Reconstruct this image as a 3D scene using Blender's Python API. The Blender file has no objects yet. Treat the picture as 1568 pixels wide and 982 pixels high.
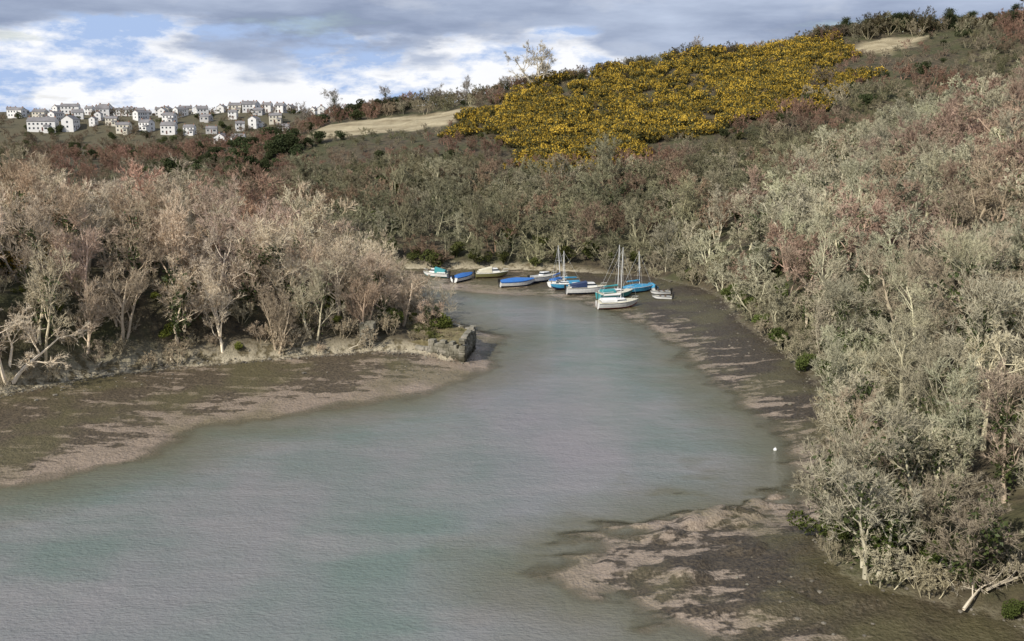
import bpy, math, numpy as np, random
from mathutils import Vector, Matrix
import bmesh
rng=np.random.default_rng(7); random.seed(7)
sc=bpy.context.scene
sc.view_settings.view_transform='Standard'; sc.view_settings.look='None'; sc.view_settings.exposure=0
COL=sc.collection

# ---------------------------------------------------------------- helpers
def ss(t): t=np.clip(t,0,1); return t*t*(3-2*t)
def _h(ix,iy,s):
    n=(ix.astype(np.int64)*374761393+iy.astype(np.int64)*668265263+s*144269504)&0xffffffff
    n=((n^(n>>13))*1274126177)&0xffffffff
    return ((n^(n>>16))&0xffff)/65535.0
def vn(x,y,s=0):
    ix=np.floor(x);iy=np.floor(y);fx=x-ix;fy=y-iy
    fx=fx*fx*(3-2*fx);fy=fy*fy*(3-2*fy)
    a=_h(ix,iy,s);b=_h(ix+1,iy,s);c=_h(ix,iy+1,s);d=_h(ix+1,iy+1,s)
    return (a*(1-fx)+b*fx)*(1-fy)+(c*(1-fx)+d*fx)*fy
def fbm(x,y,s=0,o=4):
    r=0;a=.5;t=0
    for k in range(o):
        r=r+a*vn(x,y,s+k*17);t+=a;a*=.5;x=x*2.03+11.3;y=y*2.03+5.7
    return r/t-.5
def sdist(poly,x,y):
    p=np.array(poly,float);q=np.roll(p,-1,0)
    best=np.full(x.shape,1e9);ins=np.zeros(x.shape,bool)
    for (ax,ay),(bx,by) in zip(p,q):
        ex,ey=bx-ax,by-ay
        t=np.clip(((x-ax)*ex+(y-ay)*ey)/(ex*ex+ey*ey+1e-9),0,1)
        best=np.minimum(best,(x-ax-t*ex)**2+(y-ay-t*ey)**2)
        c=((ay>y)!=(by>y))
        xi=ax+(y-ay)*ex/(ey if abs(ey)>1e-9 else 1e-9)
        ins^=(c&(x<xi))
    d=np.sqrt(best)
    return np.where(ins,-d,d)

W=[(-160,-80),(-160,60),(-70,70),(-42.2,77.7),(-34,84.7),(-31,93.3),(-22.3,98.7),(-13.2,105),(-6.4,111.6),(-4,118),(-3,126),(-1.5,134),(-7,138),(-10,143),(-12.5,151),(-15,162),(-24,168),(-60,173),(-160,188),
   (-160,194),(-60,184),(-30,178),(-14,173),(-5,169),(3,166.5),(10,162),(14,156),(17,150),(20.5,142),(22.5,132),(22.5,122),(23.5,114),(25,106),(26.5,95),(26.5,85),(25,76),(23,71.5),(15.5,69.8),(7.7,65.6),(2.9,61.5),(5,59.5),(7,59.5),(8.7,57),(10.8,54.7),(15,52),(20,45),(22,20),(25,-80)]
M=[(-190,-80),(-190,96),(-80,97),(-54,101),(-47,109),(-39.5,113),(-26.6,117.8),(-17.5,121),(-11,120.3),(-6,118.5),(-5.2,127),(-9,131),(-13,140),(-17,152),(-19,160),(-26,164),(-60,168),(-190,180),
   (-190,205),(-60,195),(-20,189),(0,188),(10,186),(25,180),(32,168),(34,158),(32.6,141),(34,121),(33.5,101),(28.6,88),(26.2,77),(23.2,68),(21,63.5),(21.8,59),(25,56.5),(29,54),(33,40),(36,-80)]
GORSE=[(-15,314),(-9,282),(0,250),(25,252),(50,260),(68,272),(88,298),(104,325),(97,352),(60,350),(20,346),(0,334)]
FIELD1=[(-66,322),(-58,306),(-30,306),(-14,314),(-12,332),(-40,338),(-62,336)]
FIELD2=[(106,338),(120,329),(134,337),(140,345),(122,347)]
FIELD3=[(148,262),(175,262),(175,285),(154,284)]
rx=[-400,-130,-90,-60,-15,40,95,150,220,400,1500];rz=[12,13,18,26,33,43,51,57,64,72,78]
def height(x,y,full=False):
    x=np.asarray(x,float);y=np.asarray(y,float)
    dw=sdist(W,x,y);dm=sdist(M,x,y)
    dwn=dw+fbm(x/5,y/5,3)*4.0+fbm(x/1.5,y/1.5,31)*1.5
    z=-np.clip(.11*(-dwn),0,1.6)
    fr=np.clip(dwn/np.maximum(dwn-dm,.5),0,1)
    z=np.where(dwn>0,np.minimum(1.0*fr,.12*dwn),z)
    z=z+fbm(x/1.6,y/1.6,9)*.16*ss((dwn+6)/6)
    z=z+np.maximum(fbm(x/4,y/2.0,91)-.06,0)*3.4*np.exp(-((x-16)**2/160+(y-68)**2/340))*(dm<0)
    zl=np.clip((-x-12)*.2,0,9)*ss((190-y)/15)
    v=np.maximum(x-31,0)*.45
    zr=66*(1-np.exp(-v/66))*(1.08-.35*ss((y-215)/90))
    t=(y-188)/162.
    R=np.interp(x,rx,rz)
    zf=np.where(t<1,R*np.clip(t,0,1),R*(1-.45*ss((y-350)/260)))
    zt=(13+15*ss((y-390)/110))*ss((y-330)/60)*ss((-10-x)/50)
    zt=np.maximum(zt, 18*ss((y-600)/300))
    hill=np.maximum(np.maximum(zl,zr),np.maximum(zf,zt))
    hill=hill+fbm(x/30,y/30,21)*np.clip(hill*.25,0,5)
    land=1.0+1.1*ss(dm/2.5)+hill*ss(dm/7)+fbm(x/4,y/4,5)*.5*ss(dm/3)
    z=np.where(dm>0,land,np.minimum(z,1.05))
    if full: return z,dw,dm
    return z
def H1(x,y): return float(height(np.array([x]),np.array([y]))[0])

def new_obj(name,me,parent=None,mats=()):
    o=bpy.data.objects.new(name,me); COL.objects.link(o)
    if parent: o.parent=parent
    return o
def mesh_np(name,V,F,mats=(),midx=None,smooth=False):
    me=bpy.data.meshes.new(name)
    me.from_pydata(V if isinstance(V,list) else V.tolist(),[],F if isinstance(F,list) else F.tolist())
    for m in mats: me.materials.append(m)
    if midx is not None: me.polygons.foreach_set('material_index',np.asarray(midx,np.int32))
    if smooth: me.polygons.foreach_set('use_smooth',np.ones(len(me.polygons),bool))
    me.update(); return me
def empty(name,loc=(0,0,0)):
    e=bpy.data.objects.new(name,None);e.empty_display_size=.5;e.location=loc;COL.objects.link(e);return e

# ---------------------------------------------------------------- materials
class NT:
    def __init__(s,name):
        s.m=bpy.data.materials.new(name);s.m.use_nodes=True;s.t=s.m.node_tree;s.n=s.t.nodes;s.b=s.n['Principled BSDF']
    def add(s,ty,**k):
        n=s.n.new(ty)
        for a,b in k.items(): setattr(n,a,b)
        return n
    def l(s,a,b): s.t.links.new(a,b)
    def noise(s,scale,vec=None,detail=4,rough=.55):
        n=s.add('ShaderNodeTexNoise');n.inputs['Scale'].default_value=scale;n.inputs['Detail'].default_value=detail;n.inputs['Roughness'].default_value=rough
        if vec is not None: s.l(vec,n.inputs['Vector'])
        return n.outputs['Fac']
    def pos(s,scale=None):
        g=s.add('ShaderNodeNewGeometry').outputs['Position']
        if scale:
            m=s.add('ShaderNodeMapping');m.inputs['Scale'].default_value=scale;s.l(g,m.inputs['Vector']);return m.outputs[0]
        return g
    def ramp(s,fac,stops):
        r=s.add('ShaderNodeValToRGB');e=r.color_ramp.elements
        while len(e)<len(stops): e.new(.5)
        for q,(p,c) in zip(e,stops):
            q.position=p;q.color=(c,c,c,1) if isinstance(c,(int,float)) else (*c,1)
        s.l(fac,r.inputs[0]);return r.outputs[0]
    def mix(s,f,a,b,bt='MIX'):
        m=s.add('ShaderNodeMix',data_type='RGBA',blend_type=bt)
        for k,v in ((0,f),(6,a),(7,b)):
            if isinstance(v,(int,float)): m.inputs[k].default_value=v if k==0 else (v,v,v,1)
            elif isinstance(v,tuple): m.inputs[k].default_value=(*v,1)
            else: s.l(v,m.inputs[k])
        return m.outputs[2]
    def math(s,op,a,b=0,clamp=False):
        m=s.add('ShaderNodeMath',operation=op);m.use_clamp=clamp
        for k,v in ((0,a),(1,b)):
            if isinstance(v,(int,float)): m.inputs[k].default_value=v
            else: s.l(v,m.inputs[k])
        return m.outputs[0]
    def attr(s,name): return s.add('ShaderNodeAttribute',attribute_name=name).outputs['Fac']
    def mr(s,v,a,b,c=0,d=1):
        m=s.add('ShaderNodeMapRange');s.l(v,m.inputs[0])
        for i,q in enumerate((a,b,c,d)): m.inputs[i+1].default_value=q
        return m.outputs[0]
    def bump(s,h,st,dist=.1):
        b=s.add('ShaderNodeBump');b.inputs['Strength'].default_value=st;b.inputs['Distance'].default_value=dist
        s.l(h,b.inputs['Height']);s.l(b.outputs[0],s.b.inputs['Normal'])
    def out(s,c,rough=.9,spec=.2):
        if isinstance(c,tuple): s.b.inputs['Base Color'].default_value=(*c,1)
        else: s.l(c,s.b.inputs['Base Color'])
        s.b.inputs['Roughness'].default_value=rough;s.b.inputs['Specular IOR Level'].default_value=spec
        return s.m
def tint_mat(name,gain,var=.22):
    n=NT(name);oi=n.add('ShaderNodeObjectInfo')
    f=n.mr(oi.outputs['Random'],0,1,gain*(1-var),gain*(1+var))
    c=n.mix(1.0,oi.outputs['Color'],f,'MULTIPLY')
    return n.out(c,1.0,.0)
m_bark=tint_mat('bark',1.4)
m_twig=tint_mat('twigs',1.0)
m_ivy=tint_mat('ivy_leaves',1.0)
def plain(name,c,rough=.6,spec=.3,vary=.2,scale=3):
    n=NT(name);nz=n.noise(scale,n.pos(),4)
    cc=n.mix(1.0,c,n.ramp(nz,[(.3,1-vary),(.7,1+vary*.5)]),'MULTIPLY');return n.out(cc,rough,spec)
m_leafY=plain('gorse_flower',(.46,.31,.045),.8,.1,.5,.12)
m_leafG=plain('gorse_green',(.10,.092,.034),.8,.1,.4,.4)

# ---------------------------------------------------------------- terrain
def axis(lo,a,b,hi,step,g):
    c=list(np.arange(a,b,step));s=step;v=b;R=[]
    while v<hi: R.append(v);s=min(s*g,80);v+=s
    R.append(hi);s=step;v=a-step;Lf=[]
    while v>lo: Lf.append(v);s=min(s*g,80);v-=s
    Lf.append(lo);return np.array(Lf[::-1]+c+R)
def axis2(): 
    return np.concatenate([np.arange(-100,46,3.),np.arange(46,140,.4),np.arange(140,200,.6),np.arange(200,370,2.),np.arange(370,560,5.),np.arange(560,1200,40.),np.arange(1200,4001,200.)])
xs=axis(-3000,-62,42,3000,.4,1.045);ys=axis2()
X,Y=np.meshgrid(xs,ys);Z,DW,DM=height(X.ravel(),Y.ravel(),True)
nx,ny=len(xs),len(ys)
V=np.stack([X.ravel(),Y.ravel(),Z],1)
i=np.arange(nx*ny).reshape(ny,nx)
F=np.stack([i[:-1,:-1],i[:-1,1:],i[1:,1:],i[1:,:-1]],-1).reshape(-1,4)
n=NT('ground_mix')
P=n.pos()
sx=n.add('ShaderNodeSeparateXYZ');n.l(P,sx.inputs[0])
n1=n.noise(.9,P,5,.65);n2=n.noise(.12,P,3);n3=n.noise(4.,P,3)
nst=n.noise(.35,n.pos((.5,1.5,1)),5,.62)
dm=n.attr('dm');dw=n.attr('dw')
wl=n.mr(sx.outputs[0],-20,20,1.25,.8)
weed=n.mix(n.ramp(n3,[(.3,0),(.7,1)]),(.028,.022,.015),(.11,.085,.054))
weed=n.mix(1.0,weed,wl,'MULTIPLY')
mudc=n.mix(n3,(.19,.15,.11),(.35,.275,.21))
nearw=n.mr(dw,0,9,.14,-.10)
side=n.mr(sx.outputs[0],-5,15,.04,-.09)
mk=n.math('ADD',nst,nearw);mk=n.math('ADD',mk,side);mk=n.math('ADD',mk,n.math('MULTIPLY',n.math('SUBTRACT',n1,.5),.5))
mf=n.ramp(mk,[(.50,0),(.56,1)])
mud=n.mix(mf,weed,mudc)
olive=n.mix(n.ramp(n2,[(.45,0),(.6,.5)]),mud,(.11,.10,.042))
litter=n.mix(n.ramp(n1,[(.35,0),(.65,1)]),(.035,.028,.018),(.11,.088,.052))
litter=n.mix(n.ramp(n2,[(.45,0),(.6,.6)]),litter,(.05,.06,.02))
bankc=n.mix(n.ramp(n1,[(.4,0),(.55,1)]),(.11,.09,.05),(.40,.35,.25))
bn=n.math('ADD',dm,n.math('MULTIPLY',n.math('SUBTRACT',n1,.5),5))
bn=n.math('ADD',bn,n.mr(sx.outputs[0],8,22,0,2.0))
land=n.mix(n.mr(bn,.9,2.8),bankc,litter)
fieldc=n.mix(n.ramp(n.noise(.25,n.pos((.4,1,1)),6,.7),[(.35,0),(.62,1)]),(.19,.15,.085),(.42,.36,.235))
land=n.mix(n.attr('field'),land,fieldc)
town=n.mix(n2,(.07,.065,.035),(.12,.10,.06))
land=n.mix(n.attr('town'),land,town)
dmr=n.math('ADD',dm,n.math('MULTIPLY',n.math('SUBTRACT',n1,.5),3))
col=n.mix(n.mr(dmr,-.4,.4),olive,land)
n.bump(n.math('ADD',n1,n.math('MULTIPLY',n3,.4)),.9,.4)
m_ground=n.out(col,.75,.35)
wet=n.mix(mf,.5,.25)
n.l(n.mix(n.mr(dm,-1,1),wet,.95),n.b.inputs['Roughness'])
me=mesh_np('ground',V,F,[m_ground],smooth=True)
def fattr(me,name,a):
    at=me.attributes.new(name,'FLOAT','POINT');at.data.foreach_set('value',np.asarray(a,np.float32))
fattr(me,'dm',DM);fattr(me,'dw',DW)
xr,yr=X.ravel(),Y.ravel()
fld=np.zeros_like(xr)
for p in (FIELD1,FIELD2,FIELD3): fld=np.maximum(fld,ss((-sdist(p,xr,yr)-fbm(xr/5,yr/5,55)*9+1)/3))
fattr(me,'field',fld);fattr(me,'town',ss((yr-370)/30))
new_obj('ground',me)

# ---------------------------------------------------------------- water
wx=xs[(xs>-200)&(xs<50)];wy=ys[ys<212]
WX,WY=np.meshgrid(wx,wy);WZ=height(WX.ravel(),WY.ravel())
wi=np.arange(WX.size).reshape(len(wy),len(wx))
WF=np.stack([wi[:-1,:-1],wi[:-1,1:],wi[1:,1:],wi[1:,:-1]],-1).reshape(-1,4)
keep=(WZ[WF].min(1)<.25);WF=WF[keep]
n=NT('creek_water')
P=n.pos()
dp=n.attr('depth')
big=n.noise(.03,n.pos((1,.55,1)),4,.6)
big2=n.noise(.10,n.pos((.5,1.4,1)),5,.65)
c=n.mix(n.ramp(big,[(.42,0),(.60,1)]),(.140,.180,.160),(.225,.212,.22))
c=n.mix(n.ramp(big2,[(.45,0),(.65,.55)]),c,(.25,.235,.235))
c=n.mix(n.mr(dp,.10,1.1,.9,0),c,(.115,.105,.058))
al=n.mr(dp,.0,.26,.15,1.0)
n.l(al,n.b.inputs['Alpha'])
r1=n.noise(2.2,n.pos((1,1.8,1)),4,.65);r2=n.noise(.5,n.pos((1,1.5,1)),3)
n.bump(n.math('ADD',r1,n.math('MULTIPLY',r2,1.2)),.6,.28)
m_water=n.out(c,.11,.5);n.b.inputs['IOR'].default_value=1.33
wm=mesh_np('water',np.stack([WX.ravel(),WY.ravel(),np.zeros(WX.size)],1),WF,[m_water],smooth=True)
fattr(wm,'depth',-WZ);new_obj('water',wm)

# ---------------------------------------------------------------- trees
def nrm(a): return a/np.maximum(np.linalg.norm(a,axis=-1,keepdims=True),1e-9)
def grow(P,R,m,tr,L,ang,up,wig,K,rr,tip,tap=.35,rmin=.012):
    N,K0,_=P.shape;idx=np.repeat(np.arange(N),m);q=len(idx)
    t=rng.uniform(tr[0],tr[1],q);f=t*(K0-1);i=np.minimum(f.astype(int),K0-2);u=(f-i)[:,None]
    a=P[idx,i];b=P[idx,i+1];pos=a+(b-a)*u;tan=nrm(b-a);r=R[idx,i]*(1-u[:,0])+R[idx,i+1]*u[:,0]
    rn=nrm(rng.normal(size=(q,3)));pp=nrm(rn-(rn*tan).sum(1,keepdims=True)*tan)
    A=np.radians(rng.uniform(ang[0],ang[1],q))[:,None]
    upv=np.array([0,0,1.]);d=nrm(tan*np.cos(A)+pp*np.sin(A)+upv*up)
    pl=np.linalg.norm(np.diff(P,axis=1),axis=2).sum(1)[idx]
    ln=pl*rng.uniform(L[0],L[1],q)*(1-tap*t)
    pts=[pos]
    for k in range(K-1):
        d=nrm(d+rng.normal(size=(q,3))*wig+upv*up*.3);pos=pos+d*(ln/(K-1))[:,None];pts.append(pos)
    r0=np.maximum(r*rr,rmin);R2=r0[:,None]*np.linspace(1,tip,K)[None]
    return np.stack(pts,1),R2
class MB:
    def __init__(s): s.V=[];s.F=[];s.M=[];s.n=0
    def add(s,V,F,mi):
        s.V.append(V);s.F.extend((F+s.n).tolist());s.M.extend([mi]*len(F));s.n+=len(V)
    def tubes(s,P,R,S,mi):
        N,K,_=P.shape;T=nrm(np.gradient(P,axis=1));ref=nrm(rng.normal(size=(N,1,3)))
        a=nrm(np.cross(T,ref));b=np.cross(T,a);th=np.arange(S)*2*np.pi/S
        V=P[:,:,None]+R[:,:,None,None]*(a[:,:,None]*np.cos(th)[None,None,:,None]+b[:,:,None]*np.sin(th)[None,None,:,None])
        id=np.arange(N*K*S).reshape(N,K,S);j=np.roll(id,-1,2)
        F=np.stack([id[:,:-1],j[:,:-1],j[:,1:],id[:,1:]],-1).reshape(-1,4);s.add(V.reshape(-1,3),F,mi)
    def ribbons(s,P,R,mi):
        N,K,_=P.shape;T=nrm(np.gradient(P,axis=1));ref=nrm(rng.normal(size=(N,1,3)));a=nrm(np.cross(T,ref))
        V=np.stack([P-a*R[:,:,None],P+a*R[:,:,None]],2);id=np.arange(N*K*2).reshape(N,K,2)
        F=np.stack([id[:,:-1,0],id[:,:-1,1],id[:,1:,1],id[:,1:,0]],-1).reshape(-1,4);s.add(V.reshape(-1,3),F,mi)
    def blades(s,P,R,mi):
        N=len(P);T=nrm(P[:,-1]-P[:,0]);a=nrm(np.cross(T,rng.normal(size=(N,3))))*R[:,:1]
        V=np.stack([P[:,0]-a,P[:,0]+a,P[:,-1]],1);id=np.arange(N*3).reshape(N,3);s.add(V.reshape(-1,3),id,mi)
    def leaves(s,C,size,mi,nb=None):
        q=len(C);a=nrm(rng.normal(size=(q,3)));b=nrm(np.cross(a,rng.normal(size=(q,3))));sz=size*rng.uniform(.6,1.3,(q,1))
        V=np.stack([C-a*sz,C+b*sz*.6,C+a*sz,C-b*sz*.6],1);id=np.arange(q*4).reshape(q,4);s.add(V.reshape(-1,3),id,mi)
    def mesh(s,name,mats): return mesh_np(name,np.concatenate(s.V),s.F,mats,s.M,False)
m_ivy_dark=plain('ivy_dark',(.055,.072,.02),.6,.3,.4,1)
def bare(name,H=10,stems=2,lean=.35,m=(9,6,6,7),up=.25,r=.2,trunkfrac=.72,tw=.02,ivy=0,ang=(25,60),start=.25,wig=.16,lod=False):
    b=MB();K=7;a=rng.uniform(0,6.28)+np.arange(stems)*6.28/stems
    P=[];
    for k in range(stems):
        p=np.array([math.cos(a[k])*.25,math.sin(a[k])*.25,-.6])*(stems>1)+np.array([0,0,-.6])*(stems==1)
        d=nrm(np.array([math.cos(a[k])*lean*rng.uniform(.5,1.3)*(stems>1),math.sin(a[k])*lean*rng.uniform(.5,1.3)*(stems>1),1.]))
        pts=[p];ln=H*trunkfrac*rng.uniform(.8,1.05)
        for j in range(K-1): d=nrm(d+rng.normal(size=3)*wig*.7+np.array([0,0,.12]));p=p+d*ln/(K-1);pts.append(p)
        P.append(pts)
    P=np.array(P);R=r*rng.uniform(.7,1.1,(stems,1))*np.linspace(1,.25,K)[None]
    b.tubes(P,R,4 if lod else 6,0)
    P1,R1=grow(P,R,m[0],(start,1),(.35,.6),ang,up,wig,4 if lod else 6,.55,.3,.3);b.tubes(P1,R1,3 if lod else 4,0)
    P2,R2=grow(P1,R1,m[1],(.25,1),(.35,.6),(20,60),up*.8,wig,3 if lod else 4,.55,.35,.25,.016)
    if lod: b.ribbons(P2,R2,1)
    else: b.tubes(P2,R2,3,1)
    P3,R3=grow(P2,R2,m[2],(.2,1),(.45,.75),(20,55),up*.7,wig*1.1,2 if lod else 3,.6,.5,.2,tw)
    if lod: b.blades(P3,np.maximum(R3,tw)*1.1,1)
    else: b.ribbons(P3,np.maximum(R3,tw*.6),1)
    P4,R4=grow(P3,R3,m[3],(.1,1),(.5,1.0),(15,60),up*.6,wig*1.2,2,.8,.35,.2,tw*.9);b.blades(P4,R4*1.3,1)
    if ivy:
        src=np.concatenate([P.reshape(-1,3),P1[:,:3].reshape(-1,3)]);src=src[src[:,2]<H*.62]
        C=src[rng.integers(0,len(src),ivy)]+rng.normal(size=(ivy,3))*.28;C[:,2]+=rng.uniform(-.5,.5,ivy);b.leaves(C,.13,2)
    return b.mesh(name,[m_bark,m_twig,m_ivy_dark])
TALL=[bare('tall_%d'%k,12,1+k%3,.34,m=(16 if k%3==0 else (9 if k%3==1 else 7),6,6,7),up=.27,r=.2,ang=(26,62),ivy=[0,500,0,900,0][k],tw=.017) for k in range(5)]
ROUND=[bare('round_%d'%k,9,2+k%3,.6,m=(10-k%3*2,6,6,8),up=.14,r=.18,trunkfrac=.62,ang=(30,78),ivy=[0,700,0,1400][k],tw=.017) for k in range(4)]
TALLF=[bare('tallf_%d'%k,12,1+k%3,.34,m=(15 if k%3==0 else (9 if k%3==1 else 7),5,5,6),up=.25,r=.18,ang=(28,65),ivy=[0,200,0,0][k],tw=.03,lod=True) for k in range(4)]
ROUNDF=[bare('roundf_%d'%k,9,2+k%3,.6,m=(9-k%3*2,5,5,8),up=.14,r=.17,trunkfrac=.62,ang=(30,78),ivy=[0,350,0,700,0][k],tw=.03,lod=True) for k in range(5)]
SCRUB=[bare('scrub_%d'%k,4.5,6,.8,m=(5,4,5,6),up=.22,r=.05,trunkfrac=.7,tw=.025,lod=True) for k in range(4)]
def bush(name,R=1.5,Hh=2.,ncl=9,per=180,leaf=.14,mats=(None,),gorse=False):
    b=MB()
    for k in range(ncl):
        c=np.array([rng.normal()*R*.45,rng.normal()*R*.45,rng.uniform(.25,.85)*Hh]);r=R*rng.uniform(.35,.6)
        d=nrm(rng.normal(size=(per,3)))*(rng.uniform(.45,1,(per,1))**.5)*r;d[:,2]*=.8;C=c+d
        C[:,2]=np.maximum(C[:,2],.02)
        if gorse:
            top=(d[:,2]>-.15*r)&(rng.uniform(size=per)<rng.choice([.25,.6,.85]));b.leaves(C[top],leaf,1);b.leaves(C[~top],leaf,0)
        else: b.leaves(C,leaf,0)
    st=np.array([[0,0,-.4],[0,0,Hh*.3],[0,0,Hh*.7]])[None]+rng.normal(size=(6,3,3))*np.array([0,.15,.35])[None,:,None]
    b.tubes(st,np.full((6,3),.04),4,len(mats)-1)
    return b.mesh(name,list(mats))
BUSH=[bush('evergreen_%d'%k,1.7,3.0,12,150,.15,(m_ivy,m_bark)) for k in range(3)]
GOR=[bush('gorse_%d'%k,1.7,1.5,11,80,.17,(m_leafG,m_leafY,m_leafG),True) for k in range(6)]
def pine(name):
    b=MB();P=np.array([[[0,0,-.5],[.1,0,2],[.0,.1,4],[.1,.1,6.5]]],float);b.tubes(P,np.array([[.2,.16,.13,.06]]),6,1)
    P1,R1=grow(P,np.array([[.2,.16,.13,.06]]),22,(.12,1),(.25,.45),(50,85),.1,.1,4,.5,.3,.4);b.tubes(P1,R1,4,1)
    for p in P1[:,1:].reshape(-1,3):
        C=p+rng.normal(size=(60,3))*np.array([.55,.55,.35]);b.leaves(C,.15,0)
    return b.mesh(name,[m_ivy,m_bark])
PINE=[pine('pine_%d'%k) for k in range(2)]

def place(me,name,x,y,s,col,parent=None,z=None,tilt=.06,sz=1):
    o=new_obj(name,me,parent);o.location=(x,y,(H1(x,y) if z is None else z)-.05)
    o.rotation_euler=(rng.normal()*tilt,rng.normal()*tilt,rng.uniform(0,6.28));k=s
    o.scale=(k*rng.uniform(.9,1.15),k*rng.uniform(.9,1.15),k*sz*rng.uniform(.9,1.1));o.color=(*col,1);return o
def darts(x0,x1,y0,y1,r,ok,n):
    px=rng.uniform(x0,x1,n);py=rng.uniform(y0,y1,n)
    z,dw_,dm_=height(px,py,True);k=ok(px,py,dm_);px,py,z,dm_=px[k],py[k],z[k],dm_[k]
    G={};out=[]
    rr=r(px,py) if callable(r) else np.full(len(px),r)
    for a,b,c,d,q in zip(px,py,z,dm_,rr):
        key=(int(a//8),int(b//8));good=True
        for u in(-1,0,1):
            for w in(-1,0,1):
                for (e,f) in G.get((key[0]+u,key[1]+w),()):
                    if (e-a)**2+(f-b)**2<q*q: good=False;break
                if not good:break
            if not good:break
        if good: G.setdefault(key,[]).append((a,b));out.append((a,b,c,d))
    return out
fr=lambda x,y:(np.abs(x)<.55*y+10)
def cv(c,v=.15): 
    k=1+rng.uniform(-v,v);return tuple(np.clip(np.array(c)*k*(1+rng.uniform(-.03,.03,3)),0,1))
ch=lambda L:L[rng.integers(len(L))]
cnt={}
# left spit
E=empty('spit_woodland')
pts=darts(-120,-9,98,172,lambda x,y:np.where(x>-22,3.1,np.where(y>140,4.9,4.0)),lambda x,y,d:(d>1.0)&fr(x,y)&(y<172)&~((x>-16)&(y<126)),7000)
for x,y,z,d in pts:
    k=float(np.clip((-x+16)/44,.6,1.0));tip=float(np.clip(.8+d/18,.8,1.05))
    u=rng.uniform()
    col=cv((.52,.44,.325),.18) if u<.6 else (cv((.47,.375,.28)) if u<.88 else cv((.44,.325,.23)))
    if y>145 and x<-40 and rng.uniform()<.45: col=cv((.40,.27,.195))
    if rng.uniform()<.10 and d<16: place(ch(BUSH),'evergreen',x+1.5,y,.8,cv((.10,.12,.03)),E,z)
    T,Rr=(TALL,ROUND) if y<134 else (TALLF,ROUNDF)
    if rng.uniform()<.7: place(ch(T),'tree',x,y,1.18*k*tip*rng.uniform(.82,1.12),col,E,z)
    else: place(ch(Rr),'tree',x,y,1.48*k*tip*rng.uniform(.85,1.1),col,E,z)
cnt['spit']=len(pts)
E=empty('bank_undergrowth')
pts=darts(-75,-9,98,170,2.2,lambda x,y,d:(d>.3)&(d<12)&fr(x,y)&(y<150)&~((x>-15)&(y<132)),6000)
for x,y,z,d in pts:
    u=rng.uniform()
    if u<.8: place(ch(SCRUB),'shrub',x,y,rng.uniform(.35,.95),cv((.42,.355,.25)),E,z)
    else: place(ch(BUSH),'shrub',x,y,rng.uniform(.3,.6),cv((.14,.155,.035)),E,z)
pts=darts(18,60,46,190,2.0,lambda x,y,d:(d>.0)&(d<5)&fr(x,y),6000)
for x,y,z,d in pts:
    if rng.uniform()<.78: place(ch(SCRUB),'shrub',x,y,rng.uniform(.5,1.1),cv((.32,.285,.195)),E,z)
    else: place(ch(BUSH),'shrub',x,y,rng.uniform(.35,.9),cv((.08,.10,.03)),E,z)
# right slope
E=empty('hillside_woodland')
pts=darts(20,160,44,235,lambda x,y:3.7+.0085*y,lambda x,y,d:(d>.6)&fr(x,y)&(x>20)&((x-31)*.45>(y-185)*.5),16000)
nz=fbm(np.array([p[0] for p in pts])/22,np.array([p[1] for p in pts])/22,177,3)
for (x,y,z,d),q in zip(pts,nz):
    g=rng.uniform()+q*1.5
    col=cv((.375,.35,.245),.2) if g<.68 else cv((.345,.285,.205),.2)
    if y>125 and g>.62: col=cv((.31,.225,.17))
    near=(y<80 and d<14)
    par=None if near else E;nm='bare_tree' if near else 'tree'
    s=float(np.clip(.98+d*.02,.98,1.22))
    T,Rr=(TALL,ROUND) if y<112 else (TALLF,ROUNDF)
    if rng.uniform()<.64: place(ch(Rr),nm,x,y,s*1.12*rng.uniform(.8,1.18),col,par,z)
    else: place(ch(T),nm,x,y,s*.92*rng.uniform(.8,1.1),col,par,z)
    if near and rng.uniform()<.5: place(ch(BUSH),'ivy_bush',x+1.5,y+1,rng.uniform(.5,1.0),cv((.06,.085,.02)),None)
    elif rng.uniform()<.05: place(ch(BUSH),'evergreen',x+2,y,rng.uniform(.8,1.5),cv((.06,.07,.028)),E,z)
cnt['right']=len(pts)
# far shore band
E=empty('far_shore_woodland')
inp=lambda p,x,y:sdist(p,x,y)<0
pts=darts(-85,110,186,238,4.2,lambda x,y,d:(d>.8)&fr(x,y)&((x-31)*.45<(y-185)*.5),9000)
for x,y,z,d in pts:
    u=rng.uniform();col=cv((.235,.22,.14),.22) if u<.6 else (cv((.25,.18,.125),.2) if u<.82 else cv((.30,.275,.19)))
    s=float(np.clip(.95+d*.03,.95,1.2))
    place(ch(ROUNDF) if rng.uniform()<.9 else ch(TALLF),'tree',x,y,s*rng.uniform(.85,1.1),col,E,z)
    if d<7 or rng.uniform()<.12: place(ch(BUSH),'evergreen',x+rng.normal(),y-.8,rng.uniform(.6,1.2),cv((.08,.09,.03)),E,z)
cnt['shore']=len(pts)
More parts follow.
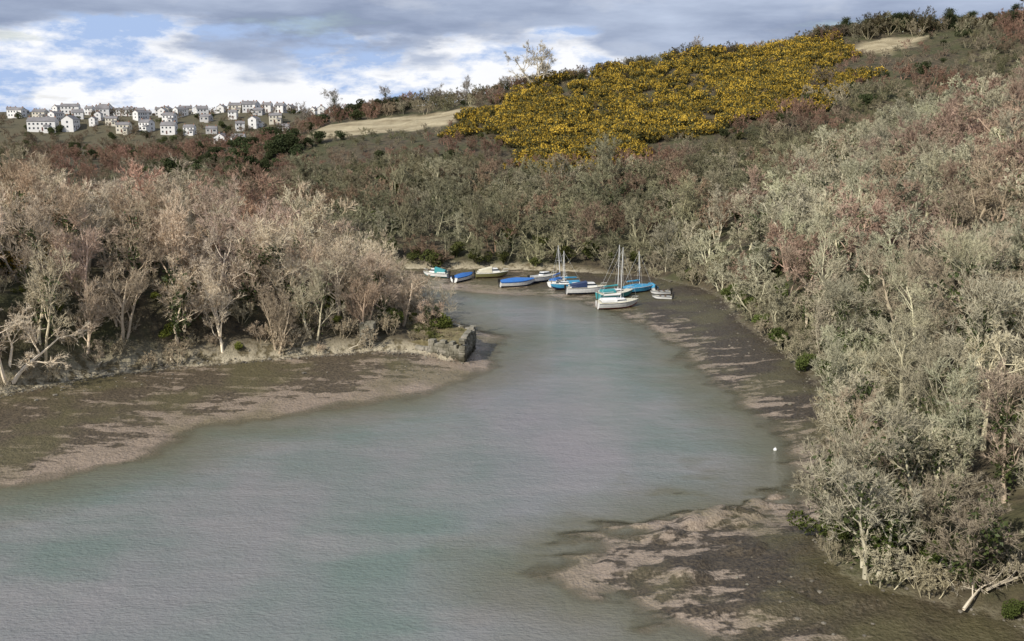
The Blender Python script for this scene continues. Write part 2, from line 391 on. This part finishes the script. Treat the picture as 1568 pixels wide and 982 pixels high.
# hill scrub
E=empty('hill_scrub')
def okh(x,y,d):
    return (d>3)&fr(x,y)&~inp(GORSE,x,y)&~inp(FIELD1,x,y)&~inp(FIELD2,x,y)&~inp(FIELD3,x,y)&(y>232)&~((x<-50)&(y>372))
pts=darts(-215,210,230,385,lambda x,y:np.where(x<-70,6.0,4.2),okh,26000)
nz=fbm(np.array([p[0] for p in pts])/25,np.array([p[1] for p in pts])/25,77,3)
for (x,y,z,d),q in zip(pts,nz):
    if q>.06: col=(.26,.165,.12)
    elif q>-.02: col=(.225,.175,.125)
    elif q>-.11: col=(.275,.24,.165)
    else: col=(.19,.175,.105)
    u=rng.uniform();low=.75 if y>330 and x>-20 and x<100 else 1
    if -70<x<-8 and 268<y<322: low=.45
    if 95<x<145 and 300<y<345: low=.5
    if u<.32: place(ch(SCRUB),'scrub',x,y,rng.uniform(1.0,1.7)*low,cv(col,.2),E,z)
    elif u<.93: place(ch(ROUNDF),'tree',x,y,rng.uniform(.6,1.0)*low,cv(col,.2),E,z)
    else: place(ch(BUSH),'evergreen',x,y,rng.uniform(.7,1.4)*low,cv((.055,.065,.03)),E,z)
cnt['scrub']=len(pts)
# gorse
E=empty('gorse_patch')
pts=darts(-34,120,238,356,1.9,lambda x,y,d:(sdist(GORSE,x,y)+fbm(x/14,y/14,4)*40<-1)&(fbm(x/6,y/13,8)+fbm(x/2.5,y/4,18)*.5<.11),16000)
for x,y,z,d in pts: place(ch(GOR),'gorse_bush',x,y,rng.uniform(.6,1.6),(1,1,1),E,z,sz=rng.uniform(.8,1.5))
cnt['gorse']=len(pts)
pts=darts(-34,115,245,354,3.2,lambda x,y,d:sdist(GORSE,x,y)<3,2800)
for x,y,z,d in pts:
    u=rng.uniform()
    if u<.55: place(ch(SCRUB),'scrub',x,y,rng.uniform(.35,.75),cv((.20,.16,.10)),E,z)
    elif u<.68: place(ch(BUSH),'evergreen',x,y,rng.uniform(.4,.8),cv((.075,.075,.03)),E,z)
for k in range(9):
    x,y=-59-rng.uniform(0,6),116+rng.uniform(6,16);place(ch(GOR),'gorse_bush',x,y,1.3,(1,1,1),E)
E=empty('valley_evergreens')
for k in range(60):
    x=rng.uniform(-105,-50);y=rng.uniform(262,335)
    if sdist(FIELD1,np.array([x]),np.array([y]))[0]<5: continue
    place(ch(BUSH),'evergreen',x,y,rng.uniform(.8,1.7),cv((.05,.062,.028),.3),E)
for k in range(24):
    place(ch(BUSH),'evergreen',rng.uniform(-62,-30),rng.uniform(345,360),rng.uniform(.9,1.7),cv((.055,.06,.03)),E)
E=empty('ridge_pines')
for k in range(46):
    x=rng.uniform(108,190);y=350+rng.uniform(0,10);place(ch(PINE),'pine',x,y,rng.uniform(.45,.95),cv((.045,.055,.028)),E)
for k in range(130):
    x=rng.uniform(-14,195);y=349+rng.uniform(-2,8);place(ch(BUSH+SCRUB+ROUNDF[:2]),'hedge_bush',x,y,rng.uniform(.6,1.1)*(1.4 if x>105 else .85),cv((.10,.085,.05)),E)
for (x,y,s,m_) in ((8,342,2.4,ROUND[2]),(-61,350,1.0,TALL[3]),(-43,350,.85,TALL[3]),(-26,348,.8,TALL[2]),(-16,350,.95,TALL[0]),(-3,350,.8,ROUND[1]),(62,352,.8,TALL[0]),(-82,402,1.3,TALL[1])):
    place(m_,'oak_tree' if s>1.5 else 'bare_tree',x,y,s,cv((.36,.32,.25) if s>1.5 else (.23,.20,.165)))
E=empty('town_trees')
for k in range(620):
    x=rng.uniform(-265,-35);y=rng.uniform(372,515) if k%3 else rng.uniform(372,440)
    u=rng.uniform()
    place(ch(ROUNDF+SCRUB) if u<.78 else ch(BUSH),'tree',x,y,rng.uniform(.4,.8) if u<.78 else rng.uniform(.6,1.2),cv((.23,.18,.125),.3) if u<.78 else cv((.07,.08,.035),.3),E)

# ---------------------------------------------------------------- houses
m_wall=[plain('render_white',(.72,.71,.69),.8,.2,.08),plain('render_cream',(.60,.56,.47),.8,.2,.08),plain('render_grey',(.46,.45,.44),.8,.2,.1)]
m_slate=plain('slate',(.21,.20,.20),.6,.3,.3,.3);m_glass=plain('window_glass',(.04,.05,.06),.15,.6,.1);m_door=plain('door_paint',(.12,.05,.04),.5,.3);m_chim=plain('chimney_brick',(.3,.16,.11),.9)
def boxv(x0,x1,y0,y1,z0,z1):
    V=[(x0,y0,z0),(x1,y0,z0),(x1,y1,z0),(x0,y1,z0),(x0,y0,z1),(x1,y0,z1),(x1,y1,z1),(x0,y1,z1)]
    return V,[(0,3,2,1),(4,5,6,7),(0,1,5,4),(1,2,6,5),(2,3,7,6),(3,0,4,7)]
class SM:
    def __init__(s): s.V=[];s.F=[];s.M=[]
    def add(s,V,F,m):
        n=len(s.V);s.V+=list(V);s.F+=[tuple(i+n for i in f) for f in F];s.M+=[m]*len(F)
    def box(s,a,m): s.add(*boxv(*a),m)
def house(name,w,d,h,rh,wall,ext=True):
    s=SM();s.box((-w/2,w/2,-d/2,d/2,-3,h),0)
    s.add([(-w/2,-d/2,h),(-w/2,d/2,h),(-w/2,0,h+rh),(w/2,-d/2,h),(w/2,d/2,h),(w/2,0,h+rh)],[(0,2,1),(3,4,5)],0)
    o=.3;e=o*rh/(d/2)
    for sg in(-1,1):
        s.add([(-w/2-.2,sg*(d/2+o),h-e+.05),(w/2+.2,sg*(d/2+o),h-e+.05),(w/2+.2,0,h+rh+.05),(-w/2-.2,0,h+rh+.05),
               (-w/2-.2,sg*(d/2+o),h-e+.18),(w/2+.2,sg*(d/2+o),h-e+.18),(w/2+.2,0,h+rh+.18),(-w/2-.2,0,h+rh+.18)],[(0,1,2,3),(4,5,6,7),(0,1,5,4),(1,2,6,5),(3,0,4,7)],1)
    s.box((-w/2+.4,-w/2+1.1,-.35,.35,h,h+rh+.8),4);s.box((w/2-1.1,w/2-.4,-.35,.35,h,h+rh+.8),4)
    for sg in(-1,1):
        for zz in(1.0,3.5):
            if zz>h-1: continue
            for xx in np.arange(-w/2+1.4,w/2-1,2.4):
                if zz<2 and abs(xx)<1.2: s.box((xx-.45,xx+.45,sg*d/2-.03,sg*d/2+.03,0,2.1),3)
                else: s.box((xx-.5,xx+.5,sg*d/2-.04,sg*d/2+.04,zz,zz+1.1),2)
    for sg in(-1,1):
        for zz in(1.,3.5):
            if zz<h-1: s.box((sg*w/2-.04,sg*w/2+.04,-.5,.5,zz,zz+1.1),2)
    if ext:
        s.box((w*.12,w*.12+3.0,-d/2-2.4,-d/2-.02,-3,2.7),0)
        s.add([(w*.12-.2,-d/2-2.7,2.72),(w*.12+3.2,-d/2-2.7,2.72),(w*.12+3.2,-d/2-.02,3.7),(w*.12-.2,-d/2-.02,3.7)],[(0,1,2,3)],1)
        s.box((w*.12+.7,w*.12+2.3,-d/2-2.45,-d/2-2.38,1,2.1),2)
    return mesh_np(name,s.V,s.F,[wall,m_slate,m_glass,m_door,m_chim],s.M)
HS=[house('h%d'%k,[8,6.5,9,12,7,9,16][k],[5.5,5,6,5.5,5.,6.5,7][k],[5.2,5.,5.2,5.2,2.8,5.4,5.6][k],[1.7,1.7,1.7,1.6,1.5,2.2,2.2][k],m_wall[[0,0,1,0,2,0,0][k]],k%2==0) for k in range(7)]
def put_house(x,y,k,rot,s=.85):
    o=new_obj('rendered_house' if k in(2,4) else 'white_house',HS[k]);o.location=(x,y,H1(x,y)+.1);o.rotation_euler=(0,0,rot);o.scale=(s,s,s)
for row,(yy,x0,x1,p) in enumerate([(446,-200,-85,.35),(460,-220,-75,.55),(474,-228,-70,.65),(487,-236,-62,.7),(499,-243,-50,.75),(510,-247,-45,.75)]):
    x=x0
    while x<x1:
        if rng.uniform()<p: put_house(x,yy+rng.uniform(-6,6),int(rng.integers(6)),rng.choice([0,1.57,1.3,.2,-.25])+rng.normal()*.15,rng.uniform(.5,.72))
        x+=rng.uniform(7,12)
put_house(-208,450,6,.1,.75);put_house(-197,453,5,1.57,.8);put_house(-118,412,5,1.5,.75);put_house(-112,414,0,.1,.7)

# ---------------------------------------------------------------- boats
def paint(name,c,r=.35): return plain(name,c,r,.5,.12,2)
mp={k:paint('paint_'+k,v) for k,v in dict(white=(.75,.75,.73),blue=(.03,.14,.42),sky=(.05,.27,.45),teal=(.05,.28,.30),navy=(.02,.035,.09),red=(.28,.04,.03),olive=(.20,.19,.08),cream=(.6,.56,.42),grey=(.3,.31,.32),black=(.02,.02,.02),brown=(.12,.07,.04)).items()}
m_alu=plain('mast_alloy',(.62,.62,.60),.4,.5,.1)
def hull(L,B,D,hc,bc,dc):
    st=np.linspace(0,1,13);V=[];rows=7
    for s in st:
        w=B/2*(.80+.2*math.sin(min(s/.45,1)*1.57))*(1-max(0,(s-.45)/.55)**2.3)+.02
        zs=D*(.92+.25*s*s);zk=D*.55*max(0,(s-.7)/.3)**2
        x=-L/2+L*s+.0
        for (a,f) in ((0,0),(.55,.10),(.85,.35),(.97,.7),(1.03,.95),(1.03,1.0)):
            V.append((x+ (f*.25*s*s),w*a,zk+(zs-zk)*f))
        V.append((x+.25*s*s,0,zs+.03))
    s=SM();N=len(st)
    Vm=[(x,-y,z) for x,y,z in V]
    for VV,fl in((V,0),(Vm,1)):
        n=len(s.V);s.V+=VV
        for i in range(N-1):
            for j in range(rows-1):
                f=(n+i*rows+j,n+(i+1)*rows+j,n+(i+1)*rows+j+1,n+i*rows+j+1)
                s.F.append(f if fl else f[::-1]);s.M.append(1 if j<2 else (2 if j==5 else 0))
        s.F.append(tuple(n+j for j in range(rows)));s.M.append(0)
    return s,(hc,bc,dc)
def obj(name,s,mats,par,smooth=False):
    o=new_obj(name,mesh_np(name,s.V,s.F,[mp[m] if isinstance(m,str) else m for m in mats],s.M,smooth),par);return o
def cyl(name,p0,p1,r0,r1,mat,par,S=8):
    p0,p1=Vector(p0),Vector(p1);d=(p1-p0).normalized();a=d.orthogonal().normalized();b=d.cross(a);s=SM();V=[]
    for p,r in((p0,r0),(p1,r1)):
        for k in range(S): t=6.2832*k/S;V.append(tuple(p+a*r*math.cos(t)+b*r*math.sin(t)))
    F=[(k,(k+1)%S,S+(k+1)%S,S+k) for k in range(S)]+[tuple(range(S))[::-1],tuple(range(S,2*S))];s.add(V,F,0)
    return obj(name,s,[mat],par)
def loft(name,secs,mats,par):
    s=SM();V=[v for c in secs for v in c];k=len(secs[0]);F=[]
    for i in range(len(secs)-1):
        for j in range(k-1): F.append((i*k+j,(i+1)*k+j,(i+1)*k+j+1,i*k+j+1))
    F+= [tuple(range(k)),tuple(range((len(secs)-1)*k,len(secs)*k))[::-1]];s.add(V,F,0);return obj(name,s,mats,par)
def boat(name,kind,x,y,rot,L,hc,bc,tc,mast=0,heel=0):
    B=L*.36;D=L*.17+.1
    e=empty(name,(x,y,max(H1(x,y),0)-.10));e.rotation_euler=(math.radians(heel),0,math.radians(rot))
    s,ms=hull(L,B,D,hc,bc,'cream' if hc!='cream' else 'white');obj('hull',s,ms,e)
    for sg in(-1,1):
        pts=[]
        for q in np.linspace(0,1,9):
            w=B/2*(.80+.2*math.sin(min(q/.45,1)*1.57))*(1-max(0,(q-.45)/.55)**2.3)+.02
            pts.append((-L/2+L*q+.25*q*q,sg*(w*1.03+.015),D*(.92+.25*q*q)-.03))
        for a,b in zip(pts[:-1],pts[1:]): cyl('rubbing_strake',a,b,.035,.035,'navy' if hc=='white' else 'white',e,5)
    dz=D*.98
    if kind=='cover':
        secs=[]
        for q in np.linspace(0,.97,9):
            w=(B/2*(.80+.2*math.sin(min(q/.45,1)*1.57))*(1-max(0,(q-.45)/.55)**2.3)+.02)*1.06
            zs=D*(.92+.25*q*q);hh=.55*math.sin(min(1,(q+.12)/.5)*1.57)*(1-.75*max(0,(q-.5)/.5));xx=-L/2+L*q+.2*q*q
            secs.append([(xx,-w,zs-.12),(xx,-w,zs+.05),(xx,-w*.5,zs+hh*.7),(xx,0,zs+hh),(xx,w*.5,zs+hh*.7),(xx,w,zs+.05),(xx,w,zs-.12)])
        loft('cover',secs,[tc],e)
    if kind in('cabin','sail'):
        x0,x1=(-.08*L,.27*L) if kind=='cabin' else (-.12*L,.24*L);h=.75 if kind=='cabin' else .42;w0=B*.36
        def cab(z,ins,wi): return [(x0+ins*.5,-w0*wi,z),(x1-ins,-w0*wi*.75,z),(x1-ins,w0*wi*.75,z),(x0+ins*.5,w0*wi,z)]
        s=SM();a=cab(dz-.05,0,1);b=cab(dz+h*.45,.15,.95);c=cab(dz+h*.85,.38,.88);d=cab(dz+h,.5,.8)
        for lo,hi,m in((a,b,0),(b,c,1),(c,d,0)):
            s.add(lo+hi,[(k,(k+1)%4,4+(k+1)%4,4+k) for k in range(4)],m)
        s.add(d,[(0,1,2,3)],0);obj('cabin',s,['white',m_glass],e)
        s=SM();s.box((-.42*L,x0-.05,-B*.3,B*.3,dz+.02,dz+.07),0);obj('cockpit_sole',s,['grey'],e)
        for sg in(-1,1):
            s=SM();yy=sg*B*.33;s.box((-.43*L,x0-.02,min(yy,yy+sg*.08),max(yy,yy+sg*.08),dz,dz+.22),0);obj('coaming',s,['white'],e)
        if tc:
            secs=[]
            for q in np.linspace(0,1,5):
                xx=-.40*L+(x0+.5+.4*L)*q;w=B*.38;hh=(.45+.5*q) if kind=='cabin' else .4
                secs.append([(xx,-w,dz+.05),(xx,-w*.85,dz+hh),(xx,0,dz+hh+.15),(xx,w*.85,dz+hh),(xx,w,dz+.05)])
            loft('canopy',secs,[tc],e)
        for sg in(-1,1):
            cyl('rail_post',(.36*L,sg*.16*B,dz),(.40*L,sg*.17*B,dz+.55),.02,.02,m_alu,e,5)
            cyl('rail',(.40*L,sg*.17*B,dz+.55),(.53*L,0,dz+.62),.02,.02,m_alu,e,5)
    if kind=='open':
        s=SM();s.box((-.4*L,.2*L,-B*.3,B*.3,dz+.0,dz+.06),0);s.box((-.2*L,-.1*L,-B*.42,B*.42,dz+.06,dz+.12),1);s.box((.08*L,.16*L,-B*.40,B*.40,dz+.06,dz+.12),1);obj('thwarts',s,['grey','brown'],e)
    if kind!='sail':
        s=SM();s.box((-L/2-.4,-L/2-.08,-.16,.16,D*.75,D+.42),0);s.box((-L/2-.28,-L/2-.12,-.06,.06,-.1,D*.75),0);obj('outboard_motor',s,['black'],e)
    else:
        s=SM();s.box((-L/2-.12,-L/2-.03,-.03,.03,.0,D+.3),0);obj('rudder',s,['brown'],e)
    if mast:
        mx=.08*L
        cyl('mast',(mx,0,dz),(mx-.1,0,dz+mast),.085,.06,m_alu,e)
        cyl('boom',(mx-.05,0,dz+.95),(mx-.45*L,0,dz+.9),.05,.05,m_alu,e)
        cyl('sail_cover',(mx-.12,0,dz+1.06),(mx-.42*L,0,dz+1.0),.17,.10,tc or 'blue',e)
        top=(mx-.1,0,dz+mast*.97)
        cyl('forestay',top,(L*.5,0,dz+.1),.014,.014,m_alu,e,4);cyl('backstay',top,(-L*.5,0,dz),.014,.014,m_alu,e,4)
        for sg in(-1,1): cyl('shroud',top,(mx,sg*B*.5,dz),.014,.014,m_alu,e,4);cyl('spreader',(mx-.05,0,dz+mast*.55),(mx-.05,sg*.5,dz+mast*.55),.02,.02,m_alu,e,4)
    return e
boat('moored_motorboat','cabin',-14,182,160,4.8,'white','teal','teal')
boat('covered_dinghy','cover',-8.9,179,55,5.4,'white','navy','blue')
boat('cabin_boat','cabin',-3.8,181,10,5.8,'olive','brown','cream')
boat('covered_dinghy','cover',.9,173.5,15,6.2,'white','navy','blue',heel=3)
boat('cabin_boat','cabin',5.6,177,35,5.8,'white','navy',None,heel=-4)
boat('sailing_boat','sail',8.4,174,60,5.8,'white','navy','blue',6.0,heel=-4)
boat('sailing_boat','sail',9.5,170.5,200,5.6,'sky','navy','sky',5.7,heel=5)
boat('motor_cruiser','cabin',12.6,166.5,8,6.8,'white','navy','navy')
boat('sailing_boat','sail',17.0,162,25,6.4,'teal','navy','teal',7.8,heel=3)
boat('sailing_boat','sail',16.6,154.5,14,6.6,'white','red','white',8.6,heel=6)
boat('covered_sailing_dinghy','cover',21.2,166,20,5.6,'sky','navy','sky',6.0,heel=-3)
boat('covered_dinghy','cover',24.0,168,100,3.6,'white','navy','sky')
boat('rowing_boat','open',24.8,163.5,190,3.2,'white','grey',None)
boat('rowing_boat','open',24.5,159.5,170,3.0,'white','grey',None)

b=bpy.data.meshes.new('buoy');bm=bmesh.new();r=.17;bmesh.ops.create_uvsphere(bm,u_segments=16,v_segments=10,radius=r)
bmesh.ops.create_cone(bm,cap_ends=True,segments=8,radius1=r*.2,radius2=r*.15,depth=r*.6,matrix=Matrix.Translation((0,0,r*1.2)));bm.to_mesh(b);bm.free()
b.materials.append(mp['white']);o=new_obj('mooring_buoy',b);o.location=(24,86.5,.06)

# ---------------------------------------------------------------- quay
n=NT('quay_stone');oi=n.noise(.9,n.pos(),5);o2=n.noise(6,n.pos(),5)
c=n.ramp(oi,[(.3,(.10,.092,.065)),(.5,(.21,.195,.15)),(.7,(.33,.30,.25))])
zz=n.add('ShaderNodeSeparateXYZ');n.l(n.pos(),zz.inputs[0])
c=n.mix(n.mr(n.math('ADD',zz.outputs[2],n.math('MULTIPLY',oi,.8)),1.0,1.8,.9,0),c,(.045,.04,.024))
n.bump(o2,.6,.06);m_stone=n.out(c,.9,.2)
m_grass=plain('rough_grass',(.19,.16,.085),.9,.1,.6,1.2)
def stonewall(s,a,b,z0,z1,th,course=.34):
    a=np.array(a,float);b=np.array(b,float);L=np.linalg.norm(b-a);d=(b-a)/L;nn=np.array([d[1],-d[0]]);z=z0;k=0
    while z<z1:
        h=course*random.uniform(.8,1.2);u=-.2*(k%2)
        while u<L:
            w=random.uniform(.35,.95);u0=max(u,0);u1=min(u+w,L)
            if u1-u0>.1 and not(z>z1-1.1 and random.random()<.3):
                j=random.uniform(-.09,.09);g=.015;P=[]
                for zz_ in(z+g,z+h-g):
                    for (uu,oo) in((u0+g,j),(u1-g,j+random.uniform(-.04,.04)),(u1-g,-th),(u0+g,-th)):
                        p=a+d*uu+nn*oo;P.append((p[0],p[1],zz_+random.uniform(-.03,.03)))
                s.add(P,[(3,2,1,0),(4,5,6,7),(0,1,5,4),(1,2,6,5),(2,3,7,6),(3,0,4,7)],0)
            u+=w
        z+=h;k+=1
s=SM()
A,B_,C_,D_=(-10.4,120.4),(-5.8,118.2),(-4.7,126.5),(-8.8,131.5)
stonewall(s,A,B_,-.2,2.7,.7);stonewall(s,B_,C_,-.2,3.1,.7);stonewall(s,C_,D_,-.2,2.7,.7)
stonewall(s,(-14,122),A,.2,1.6,.6)
s.add([(-15.3,123.2,0),(-10,121.2,0),(-6.3,119.2,0),(-5.4,126.3,0),(-9,130.7,0),(-15,131,0),(-15.3,123.2,1.7),(-10,121.2,2.2),(-6.3,119.2,2.5),(-5.4,126.3,2.6),(-9,130.7,2.4),(-15,131,2.5)],[(6,7,8,9,10,11),(0,1,7,6),(1,2,8,7),(2,3,9,8),(3,4,10,9),(4,5,11,10)],1)
new_obj('stone_quay',mesh_np('stone_quay',s.V,s.F,[m_stone,m_grass],s.M))
E=empty('quay_scrub')
for k in range(40):
    x=rng.uniform(-14,-6.2);y=rng.uniform(121.5,131)
    place(ch(SCRUB) if rng.uniform()<.75 else ch(BUSH),'scrub',x,y,rng.uniform(.12,.28)*(1.8 if x<-10 else 1),cv((.34,.29,.19)) if k%4 else cv((.11,.12,.04)),E,2.2)
s=SM();x0,y0=-18.2,122.6;z0=H1(x0,y0)
for (a,b) in(((x0-.9,y0-.9),(x0+.9,y0-1)),((x0+.9,y0-1),(x0+1,y0+.8)),((x0+1,y0+.8),(x0-.9,y0+.9)),((x0-.9,y0+.9),(x0-.9,y0-.9))): stonewall(s,a,b,z0-.4,z0+2.0,.5)
new_obj('stone_pillar',mesh_np('stone_pillar',s.V,s.F,[m_stone],s.M))
# rocks
s=SM()
P_=darts(-75,-5,90,135,.3,lambda x,y,d:(np.abs(d+.1)<.8),30000)[:1100]
P_+=darts(20,40,50,192,.4,lambda x,y,d:(np.abs(d+.1)<.6),20000)[:260]
P_+=darts(-60,36,50,190,.9,lambda x,y,d:(d<-.5)&(d>-9)&(fbm(x/6,y/6,44)>.03),9000)[:900]
for x,y,z,d in P_:
    if z<-.05: continue
    r=random.uniform(.05,.17)*(1 if random.random()<.93 else 1.8);bm=bmesh.new();bmesh.ops.create_icosphere(bm,subdivisions=1,radius=r)
    VV=[(v.co.x*random.uniform(.7,1.3)+x,v.co.y*random.uniform(.7,1.3)+y,v.co.z*random.uniform(.4,.75)+z+.02) for v in bm.verts]
    s.add(VV,[tuple(v.index for v in f.verts) for f in bm.faces],0);bm.free()
new_obj('shoreline_rocks',mesh_np('shoreline_rocks',s.V,s.F,[plain('shore_stone',(.19,.17,.135),.9,.2,.6,.8)],s.M))
DEAD=bare('dead_tree',10,1,.3,m=(14,5,3,3),up=.05,r=.16,trunkfrac=.75,tw=.014,ang=(35,80))
for (x,y,s_,rz_,c) in((29,55.5,.7,100,(.40,.35,.27)),(25,57.5,.5,75,(.40,.36,.28)),(31,52.5,.7,60,(.38,.33,.26)),(27,54.5,.6,130,(.40,.35,.27)),(-40,113.5,.5,200,(.42,.37,.28)),(-47,110,.6,170,(.42,.37,.28)),(33,92,.6,95,(.40,.35,.26)),(-20,120.5,.45,120,(.42,.37,.28)),(25.5,70,.6,90,(.38,.34,.26)),(28,80,.6,80,(.38,.34,.26))):
    o=place(DEAD,'fallen_tree',x,y,s_,c,None);o.rotation_euler=(math.radians(78),0,math.radians(rz_));o.location.z=H1(x,y)+.45

# ---------------------------------------------------------------- world / light / camera
w=bpy.data.worlds.new('World');sc.world=w;w.use_nodes=True;t=w.node_tree;N=t.nodes;bg=N['Background']
class WN(NT):
    def __init__(s): s.t=t;s.n=N
q=WN()
sky=N.new('ShaderNodeTexSky');sky.sky_type='NISHITA';sky.sun_disc=False
tc=N.new('ShaderNodeTexCoord').outputs['Generated']
def wmap(sc_,loc=(0,0,0)):
    m=N.new('ShaderNodeMapping');m.inputs['Scale'].default_value=sc_;m.inputs['Location'].default_value=loc;t.links.new(tc,m.inputs[0]);return m.outputs[0]
sep=N.new('ShaderNodeSeparateXYZ');t.links.new(tc,sep.inputs[0]);z=sep.outputs[2]
na=q.noise(3.2,wmap((1,1,4.5),(.6,0,0)),8,.55);nb=q.noise(8,wmap((1,1,2.6),(3,1,2)),9,.62);nc=q.noise(4,wmap((1,1,5),(7,2,5)),8,.58)
v=q.math('ADD',z,q.math('MULTIPLY',q.math('SUBTRACT',na,.5),.15))
v=q.math('ADD',v,q.math('MULTIPLY',q.math('SUBTRACT',nb,.5),.06))
lay=q.ramp(v,[(.060,0),(.072,1)])
white=q.mix(q.ramp(nb,[(.42,0),(.52,1)]),(4.2,5.6,8.4),(9.9,10.,10.3))
grey=q.mix(q.ramp(nc,[(.38,0),(.66,1)]),(2.7,3.3,4.7),(5.4,6.2,7.8))
cl=q.mix(lay,white,grey)
hi=q.ramp(nb,[(.52,0),(.66,.6)]);cl=q.mix(q.math('MULTIPLY',hi,q.ramp(z,[(.07,.3),(.2,1)])),cl,(8.0,8.2,8.6))
gap=q.ramp(nc,[(.33,.5),(.40,0)])
colr=q.mix(gap,cl,sky.outputs[0])
t.links.new(colr,bg.inputs[0]);bg.inputs[1].default_value=.1
L=bpy.data.lights.new('sun','SUN');L.energy=5.0;L.angle=math.radians(.6);L.color=(1,.94,.84)
so=bpy.data.objects.new('sun',L);COL.objects.link(so)
az=math.radians(222);el=math.radians(37);sd=Vector((math.sin(az)*math.cos(el),math.cos(az)*math.cos(el),math.sin(el)))
so.rotation_euler=(-sd).to_track_quat('-Z','Y').to_euler()
sky.sun_elevation=el;sky.sun_rotation=az
cam=bpy.data.cameras.new('camera');cam.lens=35;cam.sensor_width=36;cam.clip_end=8000
co=bpy.data.objects.new('camera',cam);COL.objects.link(co);co.location=(0,0,30);co.rotation_euler=(math.radians(90-11.7),0,0);sc.camera=co
print('COUNTS',cnt,len(bpy.data.objects))
